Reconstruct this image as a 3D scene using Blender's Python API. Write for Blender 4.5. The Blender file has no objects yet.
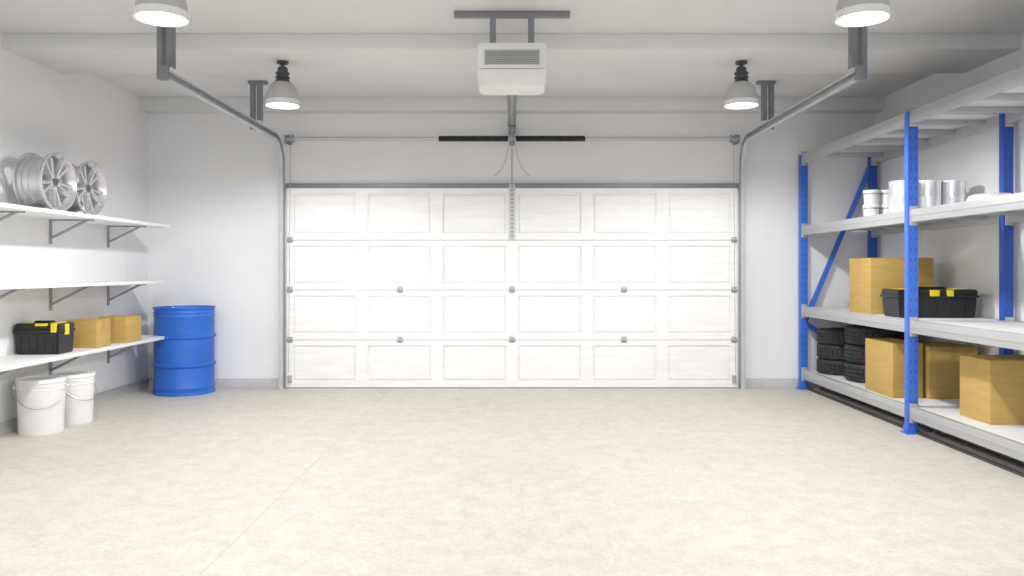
import bpy, bmesh, math, random
from mathutils import Vector, Matrix
random.seed(3)
S = bpy.context.scene
COL = S.collection
F=805.0; EYE=1.27

# ------------------------------------------------------------------ materials
def mat(name, col, rough=0.6, metal=0.0, col2=None, scale=6.0, detail=4.0, bump=0.0, bscale=80.0,
        emis=None, estr=0.0, stretch=(1,1,1), lo=0.35, hi=0.65, spec=None):
    m = bpy.data.materials.new(name); m.use_nodes=True
    nt=m.node_tree; N=nt.nodes; L=nt.links
    b=N['Principled BSDF']
    b.inputs['Roughness'].default_value=rough
    b.inputs['Metallic'].default_value=metal
    if spec is not None: b.inputs['Specular IOR Level'].default_value=spec
    if col2 is None: col2=tuple(c*0.93 for c in col)
    tc=N.new('ShaderNodeTexCoord'); mp=N.new('ShaderNodeMapping')
    mp.inputs['Scale'].default_value=stretch
    L.new(tc.outputs['Object'],mp.inputs['Vector'])
    n=N.new('ShaderNodeTexNoise'); n.inputs['Scale'].default_value=scale; n.inputs['Detail'].default_value=detail
    L.new(mp.outputs['Vector'],n.inputs['Vector'])
    r=N.new('ShaderNodeValToRGB')
    r.color_ramp.elements[0].position=lo; r.color_ramp.elements[1].position=hi
    r.color_ramp.elements[0].color=(*col2,1); r.color_ramp.elements[1].color=(*col,1)
    L.new(n.outputs['Fac'],r.inputs['Fac']); L.new(r.outputs['Color'],b.inputs['Base Color'])
    if bump>0:
        n2=N.new('ShaderNodeTexNoise'); n2.inputs['Scale'].default_value=bscale; n2.inputs['Detail'].default_value=5
        L.new(mp.outputs['Vector'],n2.inputs['Vector'])
        bp=N.new('ShaderNodeBump'); bp.inputs['Strength'].default_value=bump; bp.inputs['Distance'].default_value=0.01
        L.new(n2.outputs['Fac'],bp.inputs['Height']); L.new(bp.outputs['Normal'],b.inputs['Normal'])
    if emis:
        b.inputs['Emission Color'].default_value=(*emis,1); b.inputs['Emission Strength'].default_value=estr
    return m

M_wall=mat('wall_paint',(0.86,0.86,0.868),0.85,col2=(0.83,0.83,0.838),scale=0.9,detail=6,bump=0.08,bscale=60,lo=0.42,hi=0.58)
M_ceil=mat('ceiling_paint',(0.745,0.745,0.75),0.9,col2=(0.715,0.715,0.72),scale=0.8,bump=0.05)
M_base=mat('baseboard_paint',(0.58,0.58,0.58),0.6)
M_door=mat('door_white_woodgrain',(0.905,0.905,0.91),0.6,col2=(0.855,0.855,0.862),scale=2.2,detail=9,stretch=(1,1,10),bump=0.06,bscale=10,lo=0.40,hi=0.60)
M_rubber=mat('rubber_seal',(0.40,0.40,0.41),0.8)
M_steel=mat('galvanised_steel',(0.44,0.45,0.47),0.42,0.5,col2=(0.36,0.37,0.39),scale=14)
M_steel_d=mat('bluish_grey_steel',(0.25,0.26,0.29),0.45,0.35,scale=12)
M_brk=mat('bracket_grey_paint',(0.34,0.35,0.37),0.5,0.2,scale=12)
M_track=mat('track_steel',(0.60,0.61,0.64),0.42,0.35,scale=10)
M_beam=mat('rack_beam_grey',(0.50,0.51,0.525),0.40,0.3,col2=(0.48,0.49,0.505),scale=2)
M_deck=mat('rack_deck_white',(0.76,0.76,0.76),0.6,scale=4)
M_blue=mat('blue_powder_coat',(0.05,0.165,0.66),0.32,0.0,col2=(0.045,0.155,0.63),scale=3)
M_blue2=mat('blue_powder_coat_shaded',(0.028,0.10,0.46),0.45,0.0,scale=5)  # same blue, darkened to paint shade onto the back posts
M_slot=mat('slot_dark',(0.025,0.085,0.38),0.8)
M_hole=mat('steel_hole_shadow',(0.20,0.205,0.215),0.8)
M_drum=mat('drum_blue_paint',(0.024,0.15,0.62),0.45,0.0,col2=(0.02,0.13,0.55),scale=4,bump=0.03,bscale=12)
M_card=mat('cardboard',(0.54,0.365,0.115),0.85,col2=(0.49,0.325,0.10),scale=5,stretch=(1,1,6),bump=0.05,bscale=90)
M_tape=mat('packing_tape',(0.48,0.31,0.09),0.4,scale=9)
M_black=mat('black_plastic',(0.016,0.016,0.018),0.42,col2=(0.012,0.012,0.013),scale=20)
M_yel=mat('yellow_plastic',(0.85,0.66,0.02),0.45,scale=20)
M_tyre=mat('tyre_rubber',(0.026,0.026,0.028),0.62,col2=(0.018,0.018,0.02),scale=15)
M_floorshade=mat('rack_shadow_dark',(0.05,0.05,0.055),0.6)  # near-black colour for the painted shade below the bottom shelf
M_alloy=mat('alloy_silver',(0.68,0.68,0.70),0.26,0.72,col2=(0.61,0.61,0.63),scale=6)
M_capd=mat('hub_dark',(0.12,0.12,0.13),0.4,0.4)
M_pail=mat('white_pail_plastic',(0.86,0.86,0.86),0.42,scale=5)
M_wire=mat('handle_wire',(0.55,0.55,0.56),0.35,0.8)
M_shelf=mat('shelf_white_laminate',(0.86,0.86,0.86),0.5,scale=4)
M_can=mat('tin_silver',(0.92,0.92,0.94),0.28,0.70,scale=7,stretch=(6,6,1))
M_lab=mat('white_tub_plastic',(0.84,0.84,0.84),0.5,scale=7)
M_band=mat('tub_grey_band',(0.50,0.51,0.53),0.4,0.4,scale=7)
M_open=mat('opener_housing',(0.86,0.86,0.855),0.45,scale=6)
M_grille=mat('opener_grille_dark',(0.30,0.30,0.30),0.6)
M_grillep=mat('opener_grille_panel',(0.60,0.60,0.60),0.6)
M_shade=mat('lamp_shade_grey',(0.52,0.52,0.53),0.42,0.2,scale=10)
M_rim=mat('lamp_rim_painted_glow',(0.84,0.84,0.84),0.4,0.0,scale=10)  # pale colour stands in for lamp glow at the shade's edge
M_sock=mat('lamp_socket_dark',(0.09,0.095,0.105),0.4,0.5,scale=10)
M_glow=mat('lamp_diffuser_glow',(0.95,0.95,0.95),0.5,emis=(1.0,0.99,0.96),estr=6.0)
M_spring=mat('black_spring_steel',(0.02,0.02,0.022),0.45,0.4)

def floor_mat():
    m=bpy.data.materials.new('concrete_floor'); m.use_nodes=True
    nt=m.node_tree; N=nt.nodes; L=nt.links; b=N['Principled BSDF']
    b.inputs['Roughness'].default_value=0.58
    tc=N.new('ShaderNodeTexCoord')
    def noise(sc,de,ro=0.6,dist=0.0):
        n=N.new('ShaderNodeTexNoise'); n.inputs['Scale'].default_value=sc; n.inputs['Detail'].default_value=de
        n.inputs['Roughness'].default_value=ro; n.inputs['Distortion'].default_value=dist
        L.new(tc.outputs['Object'],n.inputs['Vector']); return n
    def ramp(n,p0,c0,p1,c1):
        r=N.new('ShaderNodeValToRGB'); e=r.color_ramp.elements
        e[0].position=p0;e[0].color=(*c0,1);e[1].position=p1;e[1].color=(*c1,1)
        L.new(n.outputs['Fac'],r.inputs['Fac']); return r
    a=ramp(noise(7,15,0.84,0.2),0.38,(0.58,0.545,0.49),0.58,(0.695,0.665,0.61))
    c=ramp(noise(45,10,0.85),0.42,(0.87,0.855,0.835),0.54,(1,1,1))
    d=ramp(noise(1.1,6),0.35,(0.955,0.95,0.94),0.65,(1,1,1))
    def mul(x,y,f):
        mx=N.new('ShaderNodeMix'); mx.data_type='RGBA'; mx.blend_type='MULTIPLY'; mx.inputs[0].default_value=f
        L.new(x,mx.inputs[6]); L.new(y,mx.inputs[7]); return mx.outputs[2]
    o=mul(a.outputs['Color'],c.outputs['Color'],0.9); o=mul(o,d.outputs['Color'],1.0)
    L.new(o,b.inputs['Base Color'])
    bp=N.new('ShaderNodeBump'); bp.inputs['Strength'].default_value=0.06; bp.inputs['Distance'].default_value=0.01
    L.new(noise(25,8).outputs['Fac'],bp.inputs['Height']); L.new(bp.outputs['Normal'],b.inputs['Normal'])
    return m
M_floor=floor_mat()
M_joint=mat('floor_joint',(0.53,0.50,0.45),0.8)

# ------------------------------------------------------------------ geometry builder
class G:
    def __init__(s): s.bm=bmesh.new(); s.mats=[]
    def mi(s,m):
        if m not in s.mats: s.mats.append(m)
        return s.mats.index(m)
    def _new(s,fs,m,smooth=False):
        i=s.mi(m)
        for f in fs: f.material_index=i; f.smooth=smooth
    def box(s,x0,x1,y0,y1,z0,z1,m,bev=0.0,mtx=None):
        t=bmesh.new()
        bmesh.ops.create_cube(t,size=1)
        for v in t.verts:
            v.co=Vector(((x0+x1)/2+v.co.x*(x1-x0),(y0+y1)/2+v.co.y*(y1-y0),(z0+z1)/2+v.co.z*(z1-z0)))
        if bev>0: bmesh.ops.bevel(t,geom=list(t.edges),offset=bev,segments=2,affect='EDGES',profile=0.6)
        if mtx is not None: bmesh.ops.transform(t,matrix=mtx,verts=t.verts)
        s.merge(t,m); return s
    def merge(s,t,m,smooth=False):
        mp={}
        for v in t.verts: mp[v]=s.bm.verts.new(v.co)
        fs=[]
        for f in t.faces:
            try: nf=s.bm.faces.new([mp[v] for v in f.verts]); fs.append(nf)
            except ValueError: pass
        s._new(fs,m,smooth); t.free()
    def bar(s,a,b,w,d,m,up=(0,0,1)):
        a=Vector(a);b=Vector(b);t=(b-a);L=t.length;t.normalize()
        up=Vector(up)
        if abs(t.dot(up))>0.98: up=Vector((0,1,0))
        x=t.cross(up).normalized(); y=x.cross(t).normalized()
        M=Matrix((x,y,t)).transposed().to_4x4(); M.translation=a
        return s.box(-w/2,w/2,-d/2,d/2,0,L,m,mtx=M)
    def lathe(s,prof,m,seg=48,mtx=None,closed=False,smooth=True,caps=True,mod=None):
        t=bmesh.new(); rings=[]
        for k,(r,z) in enumerate(prof):
            ring=[]
            for i in range(seg):
                a=2*math.pi*i/seg
                rr=r if mod is None else mod(r,z,i,k)
                ring.append(t.verts.new((rr*math.cos(a),rr*math.sin(a),z)))
            rings.append(ring)
        n=len(prof); rng=range(n) if closed else range(n-1)
        for k in rng:
            A=rings[k];B=rings[(k+1)%n]
            for i in range(seg):
                j=(i+1)%seg
                t.faces.new((A[i],A[j],B[j],B[i]))
        if caps and not closed:
            if prof[0][0]>1e-5: t.faces.new(list(reversed(rings[0])))
            if prof[-1][0]>1e-5: t.faces.new(rings[-1])
        bmesh.ops.remove_doubles(t,verts=t.verts,dist=1e-6)
        bmesh.ops.recalc_face_normals(t,faces=t.faces)
        if mtx is not None: bmesh.ops.transform(t,matrix=mtx,verts=t.verts)
        s.merge(t,m,smooth); return s
    def tube(s,pts,r,m,seg=8):
        pts=[Vector(p) for p in pts]; t=bmesh.new(); rings=[]
        ref=None
        for i,p in enumerate(pts):
            a=pts[max(0,i-1)];b=pts[min(len(pts)-1,i+1)]
            T=(b-a).normalized()
            if ref is None:
                ref=Vector((0,0,1)) if abs(T.z)<0.9 else Vector((0,1,0))
            x=T.cross(ref).normalized(); y=x.cross(T).normalized(); ref=y
            rings.append([t.verts.new(p+x*r*math.cos(2*math.pi*k/seg)+y*r*math.sin(2*math.pi*k/seg)) for k in range(seg)])
        for i in range(len(pts)-1):
            for k in range(seg):
                j=(k+1)%seg
                t.faces.new((rings[i][k],rings[i][j],rings[i+1][j],rings[i+1][k]))
        t.faces.new(rings[0]); t.faces.new(rings[-1])
        bmesh.ops.recalc_face_normals(t,faces=t.faces)
        s.merge(t,m,True); return s
    def obj(s,name,parent=None,loc=(0,0,0),rot=(0,0,0)):
        me=bpy.data.meshes.new(name)
        bmesh.ops.recalc_face_normals(s.bm,faces=s.bm.faces)
        s.bm.to_mesh(me); s.bm.free()
        for m in s.mats: me.materials.append(m)
        try: me.set_sharp_from_angle(angle=math.radians(35))
        except Exception: pass
        o=bpy.data.objects.new(name,me); COL.objects.link(o)
        o.location=loc; o.rotation_euler=rot
        if parent is not None: o.parent=parent
        return o
def empty(name,loc,rot=(0,0,0)):
    o=bpy.data.objects.new(name,None); o.empty_display_size=0.1; COL.objects.link(o)
    o.location=loc; o.rotation_euler=rot; return o
def tag(o,label,cat,group=None):
    o['label']=label; o['category']=cat
    if group: o['group']=group
    return o
def struct(o,label,cat):
    o['kind']='structure'; o['label']=label; o['category']=cat; return o
def dup(root,loc,rot=None):
    n=root.copy(); COL.objects.link(n); n.location=loc
    if rot is not None: n.rotation_euler=rot
    def rec(src,dst):
        for c in [k for k in src.children]:
            d=c.copy(); COL.objects.link(d); d.parent=dst; rec(c,d)
    rec(root,n); return n

# ------------------------------------------------------------------ room
W=3.93; YB=8.70; YF=-2.5; CZ=3.10
struct(G().box(-W-0.1,W+0.1,YF,YB+0.1,-0.1,0,M_floor).obj('floor'),'mottled beige concrete garage floor','floor')
struct(G().box(-W-0.1,W+0.1,YF,YB+0.1,CZ,CZ+0.1,M_ceil).obj('ceiling'),'light grey painted garage ceiling','ceiling')
struct(G().box(-W-0.1,W+0.1,YB,YB+0.1,0,CZ,M_wall).obj('wall_back'),'light grey wall around the garage door','wall')
struct(G().box(-W-0.1,-W,YF,YB,0,CZ,M_wall).obj('wall_left'),'light grey wall carrying the white shelves','wall')
struct(G().box(W,W+0.1,YF,YB,0,CZ,M_wall).obj('wall_right'),'light grey wall behind the storage rack','wall')
BH=0.10
struct(G().box(-W,-2.50,YB-0.015,YB,0,BH,M_base,0.003).obj('baseboard_back'),'grey painted baseboard beside the garage door','baseboard')
struct(G().box(2.50,W,YB-0.015,YB,0,BH,M_base,0.003).obj('baseboard_back'),'grey painted baseboard beside the garage door','baseboard')
struct(G().box(-W,-W+0.015,YF,YB-0.015,0,BH,M_base,0.003).obj('baseboard_left'),'grey painted baseboard below the white shelves','baseboard')
struct(G().box(W-0.015,W,YF,YB-0.015,0,BH,M_base,0.003).obj('baseboard_right'),'grey painted baseboard behind the rack','baseboard')
for i,(a,b,z) in enumerate([(8.50,YB,2.96),(6.22,7.00,2.98),(3.94,4.72,2.98),(1.66,2.44,2.98)]):
    struct(G().box(-W,W,a,b,z,CZ,M_ceil,0.004).obj('trim_%d'%(i+1)),'wide shallow painted ceiling beam','ceiling beam')
struct(G().box(-1.303,-1.298,YF,YB-0.1,0,0.0006,M_joint).obj('trim_5'),'thin saw-cut joint in the concrete floor','floor joint')

# ------------------------------------------------------------------ garage door
DW=2.415; DH=2.15; YD=8.63
ZJ=[0.012,0.52,1.055,1.59,DH]
door=empty('door_1',(0,YD,0)); struct(door,'white sectional garage door with raised wood-grain panels','garage door')
def section(z0,z1):
    bm=bmesh.new()
    xs=[-DW]; pitch=2*DW/6; pw=0.68
    for c in range(6):
        cx=-DW+pitch*(c+0.5); xs+= [cx-pw/2,cx+pw/2]
    xs.append(DW)
    zs=[z0+0.0022,z0+0.065,z1-0.06,z1-0.0022]
    V=[[bm.verts.new((x,0,z)) for z in zs] for x in xs]
    pf=[]
    for i in range(len(xs)-1):
        for j in range(3):
            f=bm.faces.new((V[i][j],V[i+1][j],V[i+1][j+1],V[i][j+1]))
            if i%2==1 and j==1: pf.append(f)
    bmesh.ops.recalc_face_normals(bm,faces=bm.faces)
    for f in bm.faces:
        if f.normal.y>0: f.normal_flip()
    be=[e for e in bm.edges if e.is_boundary]
    r=bmesh.ops.extrude_edge_only(bm,edges=be)
    nv=[g for g in r['geom'] if isinstance(g,bmesh.types.BMVert)]
    for v in nv: v.co.y+=0.05
    bmesh.ops.inset_individual(bm,faces=pf,thickness=0.008,depth=-0.022)
    bmesh.ops.inset_individual(bm,faces=pf,thickness=0.008,depth=0.0)
    bmesh.ops.inset_individual(bm,faces=pf,thickness=0.022,depth=0.017)
    g=G(); g.merge(bm,M_door); return g
for k in range(4): section(ZJ[k],ZJ[k+1]).obj('door_section',door)
G().box(-DW,DW,0.005,0.05,0,0.014,M_rubber).obj('bottom_seal',door)
G().box(-DW-0.02,DW+0.02,0.0,0.06,DH,DH+0.05,M_steel_d,0.004).obj('top_strut',door)['label']='dark grey steel reinforcing strut'
def hinge():
    g=G()
    g.box(-0.028,0.028,-0.006,0,-0.03,0.035,M_steel,0.002)
    g.box(-0.018,0.018,-0.022,-0.006,-0.012,0.018,M_steel,0.003)
    g.lathe([(0.006,-0.035),(0.006,0.035)],M_steel,12,Matrix.Translation((0,-0.024,0.0))@Matrix.Rotation(math.pi/2,4,'Y'))
    return g
h0=hinge().obj('hinge',door,(-1.2,0,0.55))
for k in (1,2,3):
    z=ZJ[k]
    for x in ((-2.38,-1.2,0,1.2,2.38) if k<3 else (-2.38,2.38)):
        if k==1 and x==-1.2: h0.location=(x,0,z); continue
        o=h0.copy(); COL.objects.link(o); o.parent=door; o.location=(x,0,z)
for s in (-1,1):
    g=G(); g.box(-0.02,0.02,-0.03,0,-0.04,0.04,M_steel,0.003)
    g.obj('roller_bracket',door,(s*2.38,0,0.10))
g=G(); g.box(-0.032,0.032,-0.016,0,1.59,2.19,M_track,0.003)
for k in range(13):
    zc=1.625+k*0.044; g.box(-0.007,0.007,-0.0168,-0.0150,zc,zc+0.022,M_hole)
g.obj('opener_arm_bracket',door)['label']='pale perforated steel bracket strip'

# tracks
def track(s):
    X=s*2.46
    r=empty('garage_door_track',(X,8.6,0)); tag(r,'galvanised steel garage door track curving back under the ceiling','door track','garage door tracks')
    Z=2.66;R=0.27
    path=[(8.6,0.0),(8.6,Z-R)]
    for i in range(1,13):
        a=i/12*math.pi/2; path.append((8.6-R+R*math.cos(a),Z-R+R*math.sin(a)))
    path.append((5.70,Z))
    pts=[Vector((0,y-8.6,z)) for y,z in path]
    def sweep(prof,m,name):
        bm=bmesh.new(); rings=[]
        for i,p in enumerate(pts):
            a=pts[max(0,i-1)];b=pts[min(len(pts)-1,i+1)]; T=(b-a).normalized()
            Nn=Vector((0,-T.z,T.y))
            rings.append([bm.verts.new(p+Vector((u*-s,0,0))+Nn*v) for u,v in prof])
        n=len(prof)
        for i in range(len(rings)-1):
            for k in range(n):
                j=(k+1)%n; bm.faces.new((rings[i][k],rings[i][j],rings[i+1][j],rings[i+1][k]))
        bm.faces.new(rings[0]);bm.faces.new(rings[-1]); bmesh.ops.recalc_face_normals(bm,faces=bm.faces)
        g=G(); g.merge(bm,m); return g.obj(name,r)
    w=0.022; d=0.034; th=0.003
    sweep([(-w,-d),(-w,d),(w,d),(w,d-0.014),(w-th,d-0.014),(w-th,d-th),(-w+th,d-th),(-w+th,-d+th),(w-th,-d+th),(w-th,-d+0.014),(w,-d+0.014),(w,-d)],M_track,'track_channel')
    y0,y1=-2.90,-0.36
    g=G(); g.box(min(s*0.022,s*0.027),max(s*0.022,s*0.027),y0,y1,Z-0.01,Z+0.055,M_track); g.box(min(s*0.022,s*0.05),max(s*0.022,s*0.05),y0,y1,Z+0.051,Z+0.055,M_track); g.obj('reinforcing_angle',r)
    g=G(); g.box(s*0.022,s*0.028,-0.02,0.099,0,2.2,M_track); g.box(s*0.022,s*0.042,0.094,0.099,0,2.2,M_track); g.obj('jamb_angle',r)
    for y,wd in ((5.76,0.045),(7.80,0.04)):
        yy=y-8.6; top=CZ; zb=Z-0.03
        for (xa,xb) in ((0.034,0.072),(-0.036,0.006)):
            if xa<0: zb=Z+0.056
            g=G()
            g.box(min(s*xa,s*xb),max(s*xa,s*xb),yy-0.024,yy-0.019,zb,top-0.03,M_steel_d)
            e=xa
            g.box(min(s*e,s*(e+0.005)),max(s*e,s*(e+0.005)),yy-0.020,yy+wd,zb,top-0.03,M_steel_d)
            g.obj('ceiling_hanger',r)
        g=G(); g.box(-0.09,0.09,yy-0.03,yy+0.03,top-0.03,top,M_steel_d,0.002)
        g.obj('ceiling_foot',r)
    g=G(); g.box(-0.035,0.035,-2.93,-2.9,Z-0.05,Z+0.05,M_steel_d,0.002)
    g.obj('end_stop',r)
    return r
track(-1); track(1)

# torsion shaft
sh=empty('torsion_spring_shaft',(0,8.58,2.67)); tag(sh,'steel torsion shaft with black springs above the door','torsion spring')
RY=Matrix.Rotation(math.pi/2,4,'Y')
G().lathe([(0.020,-2.41),(0.020,2.41)],M_track,16,RY).obj('shaft',sh)
for s in (-1,1):
    pts=[]
    n=int(0.76/0.012)*8
    for i in range(n+1):
        a=i/8*2*math.pi; pts.append((s*(0.04+0.74*i/n),0.026*math.cos(a),0.026*math.sin(a)))
    g=G(); g.tube(pts,0.0055,M_spring,6); g.obj('spring',sh)
    g=G(); g.lathe([(0.02,0),(0.042,0.0),(0.042,0.01),(0.032,0.015),(0.032,0.045),(0.044,0.05),(0.044,0.06),(0.02,0.06)],M_steel,24,Matrix.Translation((s*2.36-0.03,0,0))@RY)
    g.obj('cable_drum',sh)
    g=G(); g.box(s*2.412,s*2.418,-0.03,0.115,-0.05,0.04,M_steel,0.001); g.box(s*2.38,s*2.418,0.108,0.115,-0.05,0.04,M_steel,0.001)
    g.obj('end_bearing_plate',sh)
    g=G(); g.tube([(s*2.37,0.03,-0.03),(s*2.39,0.03,-2.5)],0.0025,M_steel,6); g.obj('lift_cable',sh)
g=G(); g.box(-0.025,0.025,0.04,0.115,-0.06,0.06,M_steel_d,0.002); g.box(-0.006,0.006,-0.04,0.11,-0.05,0.05,M_steel_d,0.002); g.obj('centre_bracket',sh)

# opener
op=empty('garage_door_opener',(0,5.7,2.5)); tag(op,'white ceiling-mounted garage door opener with vented front','garage door opener')
def loft_body():
    t=bmesh.new()
    out=[(-0.247,0.13),(-0.248,0.24),(-0.247,0.32),(-0.238,0.347),(-0.215,0.357),(0.215,0.357),(0.238,0.347),(0.247,0.32),(0.248,0.24),(0.247,0.13),(0.240,0.07),(0.226,0.050),(0.20,0.042),(-0.20,0.042),(-0.226,0.050),(-0.240,0.07)]
    def ring(sc,y): return [t.verts.new((x*sc,y,0.20+(z-0.20)*sc)) for x,z in out]
    rs=[ring(0.93,-0.10),ring(0.965,-0.096),ring(0.99,-0.08),ring(1.0,-0.05),ring(1.0,0.14),ring(0.98,0.17),ring(0.94,0.18)]
    for a,b in zip(rs,rs[1:]):
        for i in range(len(out)):
            j=(i+1)%len(out); t.faces.new((a[i],a[j],b[j],b[i]))
    t.faces.new(rs[0]);t.faces.new(rs[-1]); bmesh.ops.recalc_face_normals(t,faces=t.faces); return t
g=G(); g.merge(loft_body(),M_open,True); g.obj('housing',op)
g=G(); g.box(-0.195,0.195,-0.104,-0.098,0.195,0.305,M_grillep,0.003)
for k in range(7): g.box(-0.185,0.185,-0.108,-0.103,0.204+k*0.0138,0.211+k*0.0138,M_grille)
g.obj('vent_grille',op)
g=G(); g.box(-0.228,0.228,-0.1025,-0.098,0.168,0.172,M_grille); g.obj('cover_seam',op)
g=G(); g.box(-0.41,0.41,-0.02,0.02,CZ-2.5-0.045,CZ-2.5,M_steel_d,0.002)
g.obj('ceiling_angle',op)
for s in (-1,1):
    g=G(); g.box(s*0.135-0.022,s*0.135+0.022,-0.026,-0.02,0.34,CZ-2.5-0.01,M_steel_d); g.box(s*0.135-0.022,s*0.135-0.017,-0.021,0.02,0.34,CZ-2.5-0.01,M_steel_d); g.obj('hanging_strap',op)
g=G(); g.box(-0.042,0.042,0.17,2.87,0.26,0.30,M_steel_d,0.004); g.box(-0.012,0.012,0.24,2.85,0.25,0.261,M_steel,0.002); g.obj('drive_rail',op)
g=G(); g.box(-0.04,0.04,2.6,2.74,0.225,0.25,M_steel_d,0.004); g.obj('trolley',op)
g=G(); g.tube([(0,2.70,0.23),(0,2.72,0.10),(0,2.88,-0.30)],0.008,M_steel,8); g.obj('door_arm',op)
g=G(); g.box(-0.035,0.035,2.87,2.995,0.23,0.31,M_steel_d,0.003); g.obj('header_bracket',op)
for s in (-1,1):
    pts=[]
    for i in range(17):
        u=i/16; pts.append((s*(0.015+0.075*u+0.10*u**5),2.74+0.12*u,0.22-0.47*u+0.02*u**5))
    G().tube(pts,0.0035,M_steel,6).obj('hanging_cord',op)

# ------------------------------------------------------------------ pendant lamps
LP=121
def down_light(name,par,loc,e):
    l=bpy.data.lights.new(name,'SPOT'); l.energy=e; l.shadow_soft_size=0.07; l.color=(1,0.995,0.985)
    l.spot_size=math.radians(172); l.spot_blend=0.35
    lo=bpy.data.objects.new(name,l); COL.objects.link(lo); lo.location=loc
    if par: lo.parent=par
def lamp(x,y,topz):
    zb=2.615
    r=empty('pendant_lamp',(x,y,zb)); tag(r,'lit grey metal industrial pendant lamp with dark socket','lamp','ceiling pendant lamps')
    h=topz-zb
    def sc(p): return [(a*0.90,b*0.92) for a,b in p]
    G().lathe([(0.0,h),(0.048,h),(0.048,h-0.02),(0.022,h-0.03),(0.0,h-0.03)],M_sock,32).obj('ceiling_mount',r)
    G().lathe([(0.015,h-0.025),(0.015,0.30)],M_sock,12).obj('stem',r)
    G().lathe(sc([(0.0,0.345),(0.038,0.345),(0.046,0.33),(0.046,0.30),(0.064,0.295),(0.064,0.282),(0.052,0.278),(0.052,0.262),(0.064,0.258),(0.064,0.245),(0.054,0.24),(0.070,0.205),(0.0,0.205)]),M_sock,32).obj('socket',r)
    G().lathe(sc([(0.066,0.21),(0.084,0.203),(0.110,0.178),(0.131,0.14),(0.144,0.09),(0.149,0.045),(0.144,0.045),(0.139,0.09),(0.126,0.137),(0.106,0.173),(0.076,0.198),(0.066,0.2)]),M_shade,48,closed=True).obj('lamp_shade',r)
    G().lathe(sc([(0.1495,0.046),(0.1515,0.02),(0.153,0.0),(0.147,0.0),(0.146,0.02),(0.144,0.046)]),M_rim,48,closed=True).obj('shade_rim',r)['label']='shade rim painted pale as lamp glow'
    G().lathe(sc([(0.142,0.050),(0.12,0.035),(0.08,0.022),(0.0,0.014)]),M_glow,40,caps=False).obj('diffuser',r)
    down_light('bulb_light',r,(0,0,-0.03),LP)
for y in (6.6,4.32):
    for x in (-1.88,1.88): lamp(x,y,2.98)
for x in (-1.88,1.88): down_light('overhead_fill_light',None,(x,2.04,2.55),LP*0.85)  # unseen fill lights added overhead, spaced like a further lamp row

# ------------------------------------------------------------------ left shelves
def wall_shelf(z,lab):
    r=empty('wall_shelf',(-W,8.22,z)); tag(r,lab,'shelf','white wall shelves')
    G().box(0,0.445,-4.0,0,-0.030,0,M_shelf,0.003).obj('shelf_board',r)
    for y in (7.83,6.85,5.87,4.89):
        yy=y-8.22; g=G()
        g.box(0,0.008,yy-0.018,yy+0.018,-0.24,-0.030,M_brk); g.box(0,0.37,yy-0.018,yy+0.018,-0.042,-0.030,M_brk)
        g.bar((0.006,yy,-0.19),(0.31,yy,-0.038),0.028,0.016,M_brk)
        g.obj('shelf_bracket',r)
SZ=[1.730,1.165,0.605]
wall_shelf(SZ[0],'white wall shelf on steel brackets carrying alloy wheels')
wall_shelf(SZ[1],'empty white wall shelf on steel brackets')
wall_shelf(SZ[2],'white wall shelf carrying a toolbox and boxes')

def wheel():
    r=empty('alloy_wheel',(0,0,0))
    R=0.232; q=0.90
    pr=[(R,0),(R,0.016),(R-0.024,0.022),(R-0.030,0.05),(R-0.038,0.055),(R-0.040,0.10),(R-0.046,0.105),(R-0.046,0.15),(R-0.036,0.16),(R-0.034,0.19),(R-0.024,0.222),(R,0.228),(R,0.25),(R-0.010,0.252),(R-0.026,0.228),(R-0.044,0.19),(R-0.056,0.12),(R-0.046,0.05),(R-0.034,0.02),(R-0.014,0)]
    G().lathe([(a,b*q) for a,b in pr],M_alloy,72,closed=True).obj('rim_barrel',r)
    o=-0.030
    g=G()
    for k in range(5):
        for dlt in (-0.19,0.19):
            a=2*math.pi*k/5+dlt; a0=2*math.pi*k/5+dlt*0.75
            p0=Vector((0.045*math.cos(a0),0.045*math.sin(a0),0.198+o)); p1=Vector((0.200*math.cos(a),0.200*math.sin(a),0.230+o))
            t=(p1-p0); L=t.length; t.normalize(); zz=Vector((0,0,1)); x=t.cross(zz).normalized(); n=x.cross(t).normalized()
            tb=bmesh.new(); bmesh.ops.create_cube(tb,size=1)
            for v in tb.verts:
                u=v.co.z+0.5; w=0.030+0.002*u; th=0.036-0.012*u
                v.co=p0+t*(u*L)+x*(v.co.x*w*(0.6 if v.co.y>0 else 1.15))+n*(v.co.y*th)
            bmesh.ops.bevel(tb,geom=list(tb.edges),offset=0.0025,segments=1,affect='EDGES')
            g.merge(tb,M_alloy)
    g.lathe([(0.0,0.16+o),(0.066,0.16+o),(0.066,0.20+o),(0.058,0.218+o),(0.035,0.222+o),(0.032,0.214+o),(0,0.214+o)],M_alloy,40)
    g.obj('spokes',r)
    g=G(); g.lathe([(0,0.213+o),(0.03,0.213+o),(0.028,0.225+o),(0,0.228+o)],M_capd,32); g.obj('centre_cap',r)
    for k in range(5):
        a=2*math.pi*(k+0.5)/5
        G().lathe([(0.007,0.20+o),(0.007,0.2235+o)],M_capd,12).obj('lug_bolt',r,(0.047*math.cos(a),0.047*math.sin(a),0))
    return r
w1=wheel(); w1.rotation_euler=(0,math.pi/2,math.radians(-3)); w1.location=(-3.785,6.35,SZ[0]+0.232)
tag(w1,'silver multi-spoke alloy wheel without tyre on shelf','wheel','alloy wheels on the top shelf')
w2=dup(w1,(-3.785,6.84,SZ[0]+0.232),(0,math.pi/2,math.radians(-3)))

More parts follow.
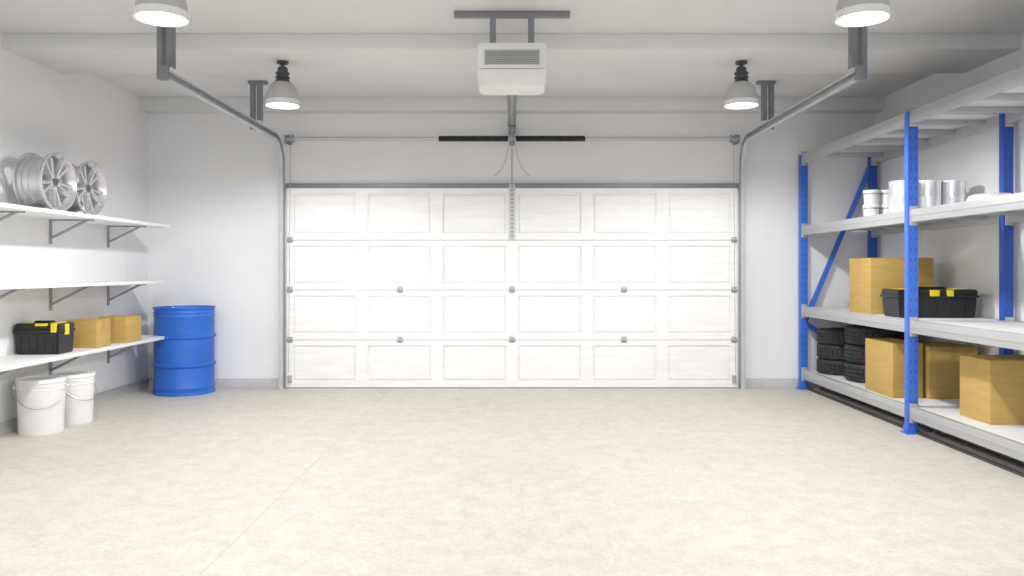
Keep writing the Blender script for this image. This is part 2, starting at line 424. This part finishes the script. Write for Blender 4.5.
def cbox(x0,x1,y0,y1,z0,h,label,group,rot=0):
    cx,cy=(x0+x1)/2,(y0+y1)/2; a,b=(x1-x0)/2,(y1-y0)/2
    r=empty('cardboard_box',(cx,cy,z0),(0,0,rot)); tag(r,label,'box',group)
    G().box(-a,a,-b,b,0,h-0.004,M_card,0.004).obj('box_body',r)
    long_x=a>b
    for s in (-1,1):
        g=G()
        if long_x: g.box(-a,a,min(s*b,s*0.002),max(s*b,s*0.002),h-0.004,h,M_card,0.001)
        else: g.box(min(s*a,s*0.002),max(s*a,s*0.002),-b,b,h-0.004,h,M_card,0.001)
        g.obj('top_flap',r)
    g=G(); w=0.024
    if long_x:
        g.box(-a-0.001,a+0.001,-w,w,h,h+0.001,M_tape)
        for s in (-1,1): g.box(s*(a+0.0012),s*a,-w,w,h-0.09,h+0.001,M_tape)
    else:
        g.box(-w,w,-b-0.001,b+0.001,h,h+0.001,M_tape)
        for s in (-1,1): g.box(-w,w,s*(b+0.0012),s*b,h-0.09,h+0.001,M_tape)
    g.obj('packing_tape',r)
    return r
gl='cardboard boxes on the wall shelf'
cbox(-3.79,-3.53,6.84,7.08,SZ[2],0.24,'small tan cardboard box beside black toolbox',gl)
cbox(-3.76,-3.50,7.30,7.60,SZ[2],0.24,'small tan cardboard box at end of shelf',gl)

def toolbox(x0,x1,y0,y1,z0,h,label,latches):
    cx,cy=(x0+x1)/2,(y0+y1)/2; a,b=(x1-x0)/2,(y1-y0)/2
    r=empty('toolbox',(cx,cy,z0)); tag(r,label,'toolbox')
    t=bmesh.new(); bmesh.ops.create_cube(t,size=1); zt=h*0.68
    for v in t.verts:
        k=0.95 if v.co.z<0 else 1.0
        v.co=Vector((v.co.x*2*a*0.97*k,v.co.y*2*b*0.95*k,(v.co.z+0.5)*zt))
    bmesh.ops.bevel(t,geom=list(t.edges),offset=0.008,segments=2,affect='EDGES')
    g=G(); g.merge(t,M_black)
    for k in range(5):
        xx=-a*0.7+k*a*0.35; g.box(xx-0.006,xx+0.006,-b*0.955,-b*0.90,0.02,zt-0.02,M_black,0.002)
    g.obj('toolbox_body',r)
    g=G(); g.box(-a,a,-b,b,zt,zt+h*0.10,M_black,0.006)
    t=bmesh.new(); bmesh.ops.create_cube(t,size=1)
    for v in t.verts:
        k=0.97 if v.co.z>0 else 0.99
        v.co=Vector((v.co.x*2*a*k,v.co.y*2*b*(k-0.02),zt+h*0.09+(v.co.z+0.5)*h*0.20))
    bmesh.ops.bevel(t,geom=list(t.edges),offset=0.008,segments=2,affect='EDGES'); g.merge(t,M_black)
    g.obj('lid',r)
    for (c,w,zlo,zhi) in latches:
        g=G(); g.box(c*a-w,c*a+w,-b-0.012,-b+0.02,zt+h*zlo,zt+h*zhi,M_yel,0.004); g.obj('latch',r)
    g=G(); zb=h*0.95; ht=h
    for s in (-1,1): g.bar((s*a*0.42,0,zb),(s*a*0.34,0,ht+0.004),0.03,0.02,M_black)
    g.box(-a*0.36,a*0.36,-0.016,0.016,ht-0.006,ht+0.012,M_black,0.006); g.obj('handle',r)
    for s in (-1,1):
        g=G(); g.box(s*a*0.62-a*0.18,s*a*0.62+a*0.18,-b*0.55,b*0.55,h*0.955,h*0.985,M_yel,0.004)
        g.obj('lid_organiser_cover',r)
    return r
tb=toolbox(-3.912,-3.555,6.31,6.56,SZ[2],0.25,'black plastic toolbox with yellow latches on white shelf',[(0.80,0.020,0.02,0.30),(0.25,0.045,0.22,0.30)])
g=G(); g.box(0.1715,0.1795,-0.03,0.03,0.15,0.235,M_yel,0.003); g.obj('latch',tb)

def bucket(x,y,label,rr=0.165,h=0.40,rot=0):
    r=empty('plastic_bucket',(x,y,0),(0,0,rot)); tag(r,label,'bucket','white buckets on the floor')
    k=rr
    G().lathe([(0,0.0),(k*0.89,0),(k*0.91,0.008),(k*0.965,h*0.80),(k*0.995,h*0.80),(k*0.995,h*0.815),(k*0.97,h*0.82),(k*0.975,h*0.87),(k*1.0,h*0.87),(k*1.0,h*0.885),(k*0.975,h*0.89),(k*0.98,h*0.95),(0,h*0.95)],M_pail,56).obj('bucket_body',r)
    G().lathe([(k*0.99,h*0.925),(k*1.015,h*0.93),(k*1.02,h*0.985),(k*1.0,h),(k*0.95,h),(k*0.93,h*0.98),(0,h*0.98)],M_pail,56).obj('lid',r)
    g=G(); pts=[]
    for i in range(25):
        a=math.pi*i/24
        pts.append((k*1.05*math.cos(a),-k*1.05*math.sin(a)-0.004,h*0.84-0.15*math.sin(a)))
    g.tube(pts,0.0035,M_wire,8)
    g.obj('handle',r)
    for s in (-1,1):
        g=G(); g.box(s*k*0.98,s*k*1.08,-0.014,0.014,h*0.81,h*0.87,M_pail,0.003); g.obj('handle_ear',r)
bucket(-3.69,6.31,'white plastic bucket with lid and wire handle below shelf',0.172,0.425,math.radians(25))
bucket(-3.66,6.72,'white plastic bucket with lid standing behind another bucket',0.160,0.41,math.radians(70))

# drum
dr=empty('oil_drum',(-3.405,8.37,0)); tag(dr,'blue steel oil drum standing in the garage corner','barrel')
R=0.296;H=0.89
def rib(z): return [(R-0.004,z-0.024),(R+0.010,z-0.012),(R+0.014,z-0.008),(R+0.014,z+0.008),(R+0.010,z+0.012),(R-0.004,z+0.024)]
def small(z): return [(R-0.004,z-0.012),(R+0.003,z),(R-0.004,z+0.012)]
pr=[(0,0.02),(R*0.97,0.02),(R*0.97,0),(R+0.006,0.0),(R+0.010,0.012),(R+0.004,0.024),(R-0.004,0.03)]+small(0.07)+rib(0.30)+rib(0.59)+small(0.80)+small(0.835)+[(R-0.004,0.86),(R+0.004,0.87),(R+0.010,0.882),(R+0.006,H),(R-0.006,H),(R-0.010,0.872),(0,0.872)]
G().lathe(pr,M_drum,96).obj('drum_body',dr)
G().lathe([(0,0.885),(0.03,0.885),(0.034,0.88),(0.034,0.87)],M_steel,24,Matrix.Translation((0.14,-0.12,0))).obj('bung_cap',dr)
G().lathe([(0,0.882),(0.018,0.882),(0.02,0.87)],M_steel,24,Matrix.Translation((-0.16,0.1,0))).obj('vent_cap',dr)

# ------------------------------------------------------------------ rack
XF,XB=3.11,3.85; YS=[8.60,6.27,3.94]; PH=2.50
LV=[0.16,0.83,1.69,2.455]
rk=empty('storage_rack',(XF,YS[0],0)); tag(rk,'long metal storage rack with blue uprights and four grey shelves','storage rack')
def post(mb):
    g=G(); w=0.042; d=0.030
    g.box(-w,w,-d,d,0.006,PH,mb,0.009)
    n=30
    for i in range(n):
        z=0.08+i*(PH-0.14)/n
        for s in (-1,1): g.box(s*0.018-0.004,s*0.018+0.004,-d-0.0008,-d+0.002,z,z+0.022,M_slot)
    g.box(-w-0.02,w+0.02,-d-0.03,d+0.03,0,0.008,mb,0.002)
    g.box(-w-0.004,w+0.004,-d-0.005,d+0.005,0.008,0.06,mb,0.002)
    return g
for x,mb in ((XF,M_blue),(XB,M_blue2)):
    first=None
    for y in YS:
        if first is None: first=post(mb).obj('upright_post',rk,(x-XF,y-YS[0],0))
        else:
            o=first.copy(); COL.objects.link(o); o.parent=rk; o.location=(x-XF,y-YS[0],0)
XD=XB-XF
for fi,y in enumerate(YS):
    yy=y-YS[0]
    def br(a,b):
        g=G(); g.bar(a,b,0.046,0.030,M_blue,up=(0,1,0)); g.obj('frame_brace',rk)
    if fi!=1:
        br((0.03,yy,0.74),(XD-0.03,yy,2.36)); br((XD-0.03,yy,0.22),(0.03,yy,0.70))
    else:
        br((0.03,yy,0.16),(XD-0.03,yy,0.16))
for bi in range(2):
    ya=YS[bi]-0.032-YS[0]; yb=YS[bi+1]+0.032-YS[0]
    for li,z in enumerate(LV):
        for x in (0,XD):
            g=G(); g.box(x-0.022,x+0.022,yb,ya,z-0.05,z+0.05,M_beam,0.006)
            g.box(x-0.026 if x==0 else x+0.02,x-0.02 if x==0 else x+0.026,yb,ya,z-0.006,z+0.010,M_beam,0.002)
            g.obj('shelf_beam',rk)
            for ye,s in ((ya,-1),(yb,1)):
                g=G(); g.box(x-0.03,x+0.03,min(ye,ye+s*0.012),max(ye,ye+s*0.012),z-0.075,z+0.075,M_beam,0.001)
                g.obj('beam_connector',rk)
        g=G(); g.box(0.024,XD-0.024,yb+0.01,ya-0.01,z+0.030,z+0.048,M_deck,0.002); g.obj('shelf_deck',rk)
        for k in range(5):
            y=yb+(ya-yb)*(k+0.5)/5
            g=G(); g.box(0.022,XD-0.022,y-0.03,y+0.03,z-0.01,z+0.03,M_beam,0.003); g.obj('deck_support_bar',rk)
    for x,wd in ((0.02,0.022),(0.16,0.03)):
        G().box(x,x+wd,yb,ya,0,0.018,M_floorshade,0.002).obj('floor_shadow_strip',rk)['label']='dark strip painted as shadow under the rack'  # dark strips stand in for the shadow band under the rack
DZ=[z+0.048 for z in LV]

gb='cardboard boxes on the storage rack'
cbox(3.165,3.72,7.10,7.56,DZ[1],0.50,'large tan cardboard box behind black toolbox',gb)
toolbox(3.145,3.81,6.56,6.88,DZ[1],0.24,'long black plastic toolbox with yellow latches on rack',[(-0.10,0.036,0.06,0.27),(0.28,0.024,0.06,0.27)])
cbox(3.15,3.40,6.66,7.18,DZ[0],0.455,'tall tan cardboard box beside stacked tyres',gb)
cbox(3.43,3.83,6.62,7.06,DZ[0],0.43,'tan cardboard box behind blue upright post',gb)
cbox(3.28,3.82,5.52,5.90,DZ[0],0.44,'large tan cardboard box on bottom rack shelf',gb)

def tyre():
    R=0.285;w=0.087
    pr=[(0.185,-w*0.72),(0.20,-w*0.92),(0.240,-w*1.0),(0.266,-w*0.95),(R-0.006,-w*0.80),(R,-w*0.66),(R,-w*0.48),(R-0.012,-w*0.47),(R-0.012,-w*0.37),(R,-w*0.36),(R,-w*0.06),(R-0.012,-w*0.05),(R-0.012,w*0.05),(R,w*0.06),(R,w*0.36),(R-0.012,w*0.37),(R-0.012,w*0.47),(R,w*0.48),(R,w*0.66),(R-0.006,w*0.80),(0.266,w*0.95),(0.240,w*1.0),(0.20,w*0.92),(0.185,w*0.72),(0.19,w*0.5),(0.255,w*0.4),(0.262,0),(0.255,-w*0.4),(0.19,-w*0.5)]
    def mod(r,z,i,k):
        if r>0.284 and (i+(0 if abs(z)>w*0.4 else 2))%5==0: return r-0.008
        return r
    return G().lathe(pr,M_tyre,160,closed=True,mod=mod,smooth=False)
t0=None
for (x,y,n,sc_) in ((3.40,8.28,3,0.87),(3.49,7.71,3,1.0)):
    for k in range(n):
        z=DZ[0]+(0.088+k*0.176)*sc_
        loc=(x+random.uniform(-.004,.004),y+random.uniform(-.005,.005),z)
        if t0 is None:
            t0=tyre().obj('tyre',None,loc); tag(t0,'black rubber car tyre lying flat in a stack','tyre','tyres stacked on the rack'); t0.scale=(sc_,)*3
        else:
            o=t0.copy(); COL.objects.link(o); o.location=loc; o.rotation_euler=(0,0,random.random()*3); o.scale=(sc_,)*3

def can(loc):
    r=empty('tin_can',loc); tag(r,'shiny silver tin can on the rack shelf','can','silver tin cans on the rack')
    R=0.105;H=0.28
    G().lathe([(0,0.004),(R*0.96,0.004),(R*0.97,0),(R,0.002),(R,0.010),(R*0.97,0.014),(R*0.97,H*0.5-0.008),(R*0.99,H*0.5),(R*0.97,H*0.5+0.008),(R*0.97,H-0.014),(R,H-0.010),(R,H-0.002),(R*0.96,H),(R*0.93,H-0.008),(0,H-0.008)],M_can,48).obj('can_body',r)
    G().lathe([(0,H-0.007),(R*0.78,H-0.007),(R*0.80,H-0.001),(R*0.70,H-0.001),(0,H-0.003)],M_can,40).obj('can_lid',r)
    return r
c0=can((3.285,6.78,DZ[2]))
for p in ((3.496,6.77),(3.708,6.78),(3.39,6.965),(3.603,6.965)):
    dup(c0,(p[0],p[1],DZ[2]))
def tub(loc):
    r=empty('plastic_tub',loc); tag(r,'small white plastic tub with lid stacked on rack','tub','white tubs on the rack')
    R=0.070;H=0.135
    G().lathe([(0,0),(R*0.90,0),(R*0.92,0.004),(R*0.97,H-0.02),(0,H-0.02)],M_lab,40).obj('tub_body',r)
    G().lathe([(R*0.955,H-0.042),(R*1.0,H-0.042),(R*1.005,H-0.028),(R*0.96,H-0.028)],M_band,40,closed=True).obj('metal_band',r)
    G().lathe([(R*0.99,H-0.026),(R*1.06,H-0.026),(R*1.07,H-0.006),(R*1.02,H),(0,H)],M_pail,40).obj('lid',r)
    return r
t1=tub((3.33,7.46,DZ[2]))
for p in ((3.33,7.46,1),(3.485,7.46,0),(3.485,7.46,1),(3.40,7.63,0),(3.555,7.63,0),(3.555,7.63,1),(3.64,7.46,0),(3.64,7.46,1)):
    dup(t1,(p[0],p[1],DZ[2]+p[2]*0.1355))
bs=G().lathe([(0.0,0.10),(0.13,0.10),(0.15,0.09),(0.185,0.012),(0.205,0.008),(0.205,0.0),(0.18,0.0),(0.14,0.085),(0,0.092)],M_pail,48).obj('plastic_basin',None,(3.60,6.05,DZ[2]))
tag(bs,'shallow white plastic basin upturned on rack shelf','basin')

# ------------------------------------------------------------------ light & camera
w=bpy.data.worlds.new('world'); S.world=w; w.use_nodes=True
bg=w.node_tree.nodes['Background']; bg.inputs[0].default_value=(0.96,0.98,1.0,1); bg.inputs[1].default_value=0.60
a=bpy.data.lights.new('area_fill_light','AREA'); a.shape='RECTANGLE'; a.size=6.5; a.size_y=2.2; a.energy=62; a.color=(0.96,0.98,1)  # unseen area fill added behind the camera to brighten the room
ao=bpy.data.objects.new('area_fill_light',a); COL.objects.link(ao); ao.location=(0,-2.2,1.6); ao.rotation_euler=(math.radians(90),0,0)

cam=bpy.data.cameras.new('camera'); cam.sensor_width=36; cam.lens=F/1024*36; cam.shift_y=-18/1024; cam.clip_start=0.05
co=bpy.data.objects.new('camera',cam); COL.objects.link(co); co.location=(0,0,EYE); co.rotation_euler=(math.pi/2,0,0)
S.camera=co
S.view_settings.view_transform='Standard'
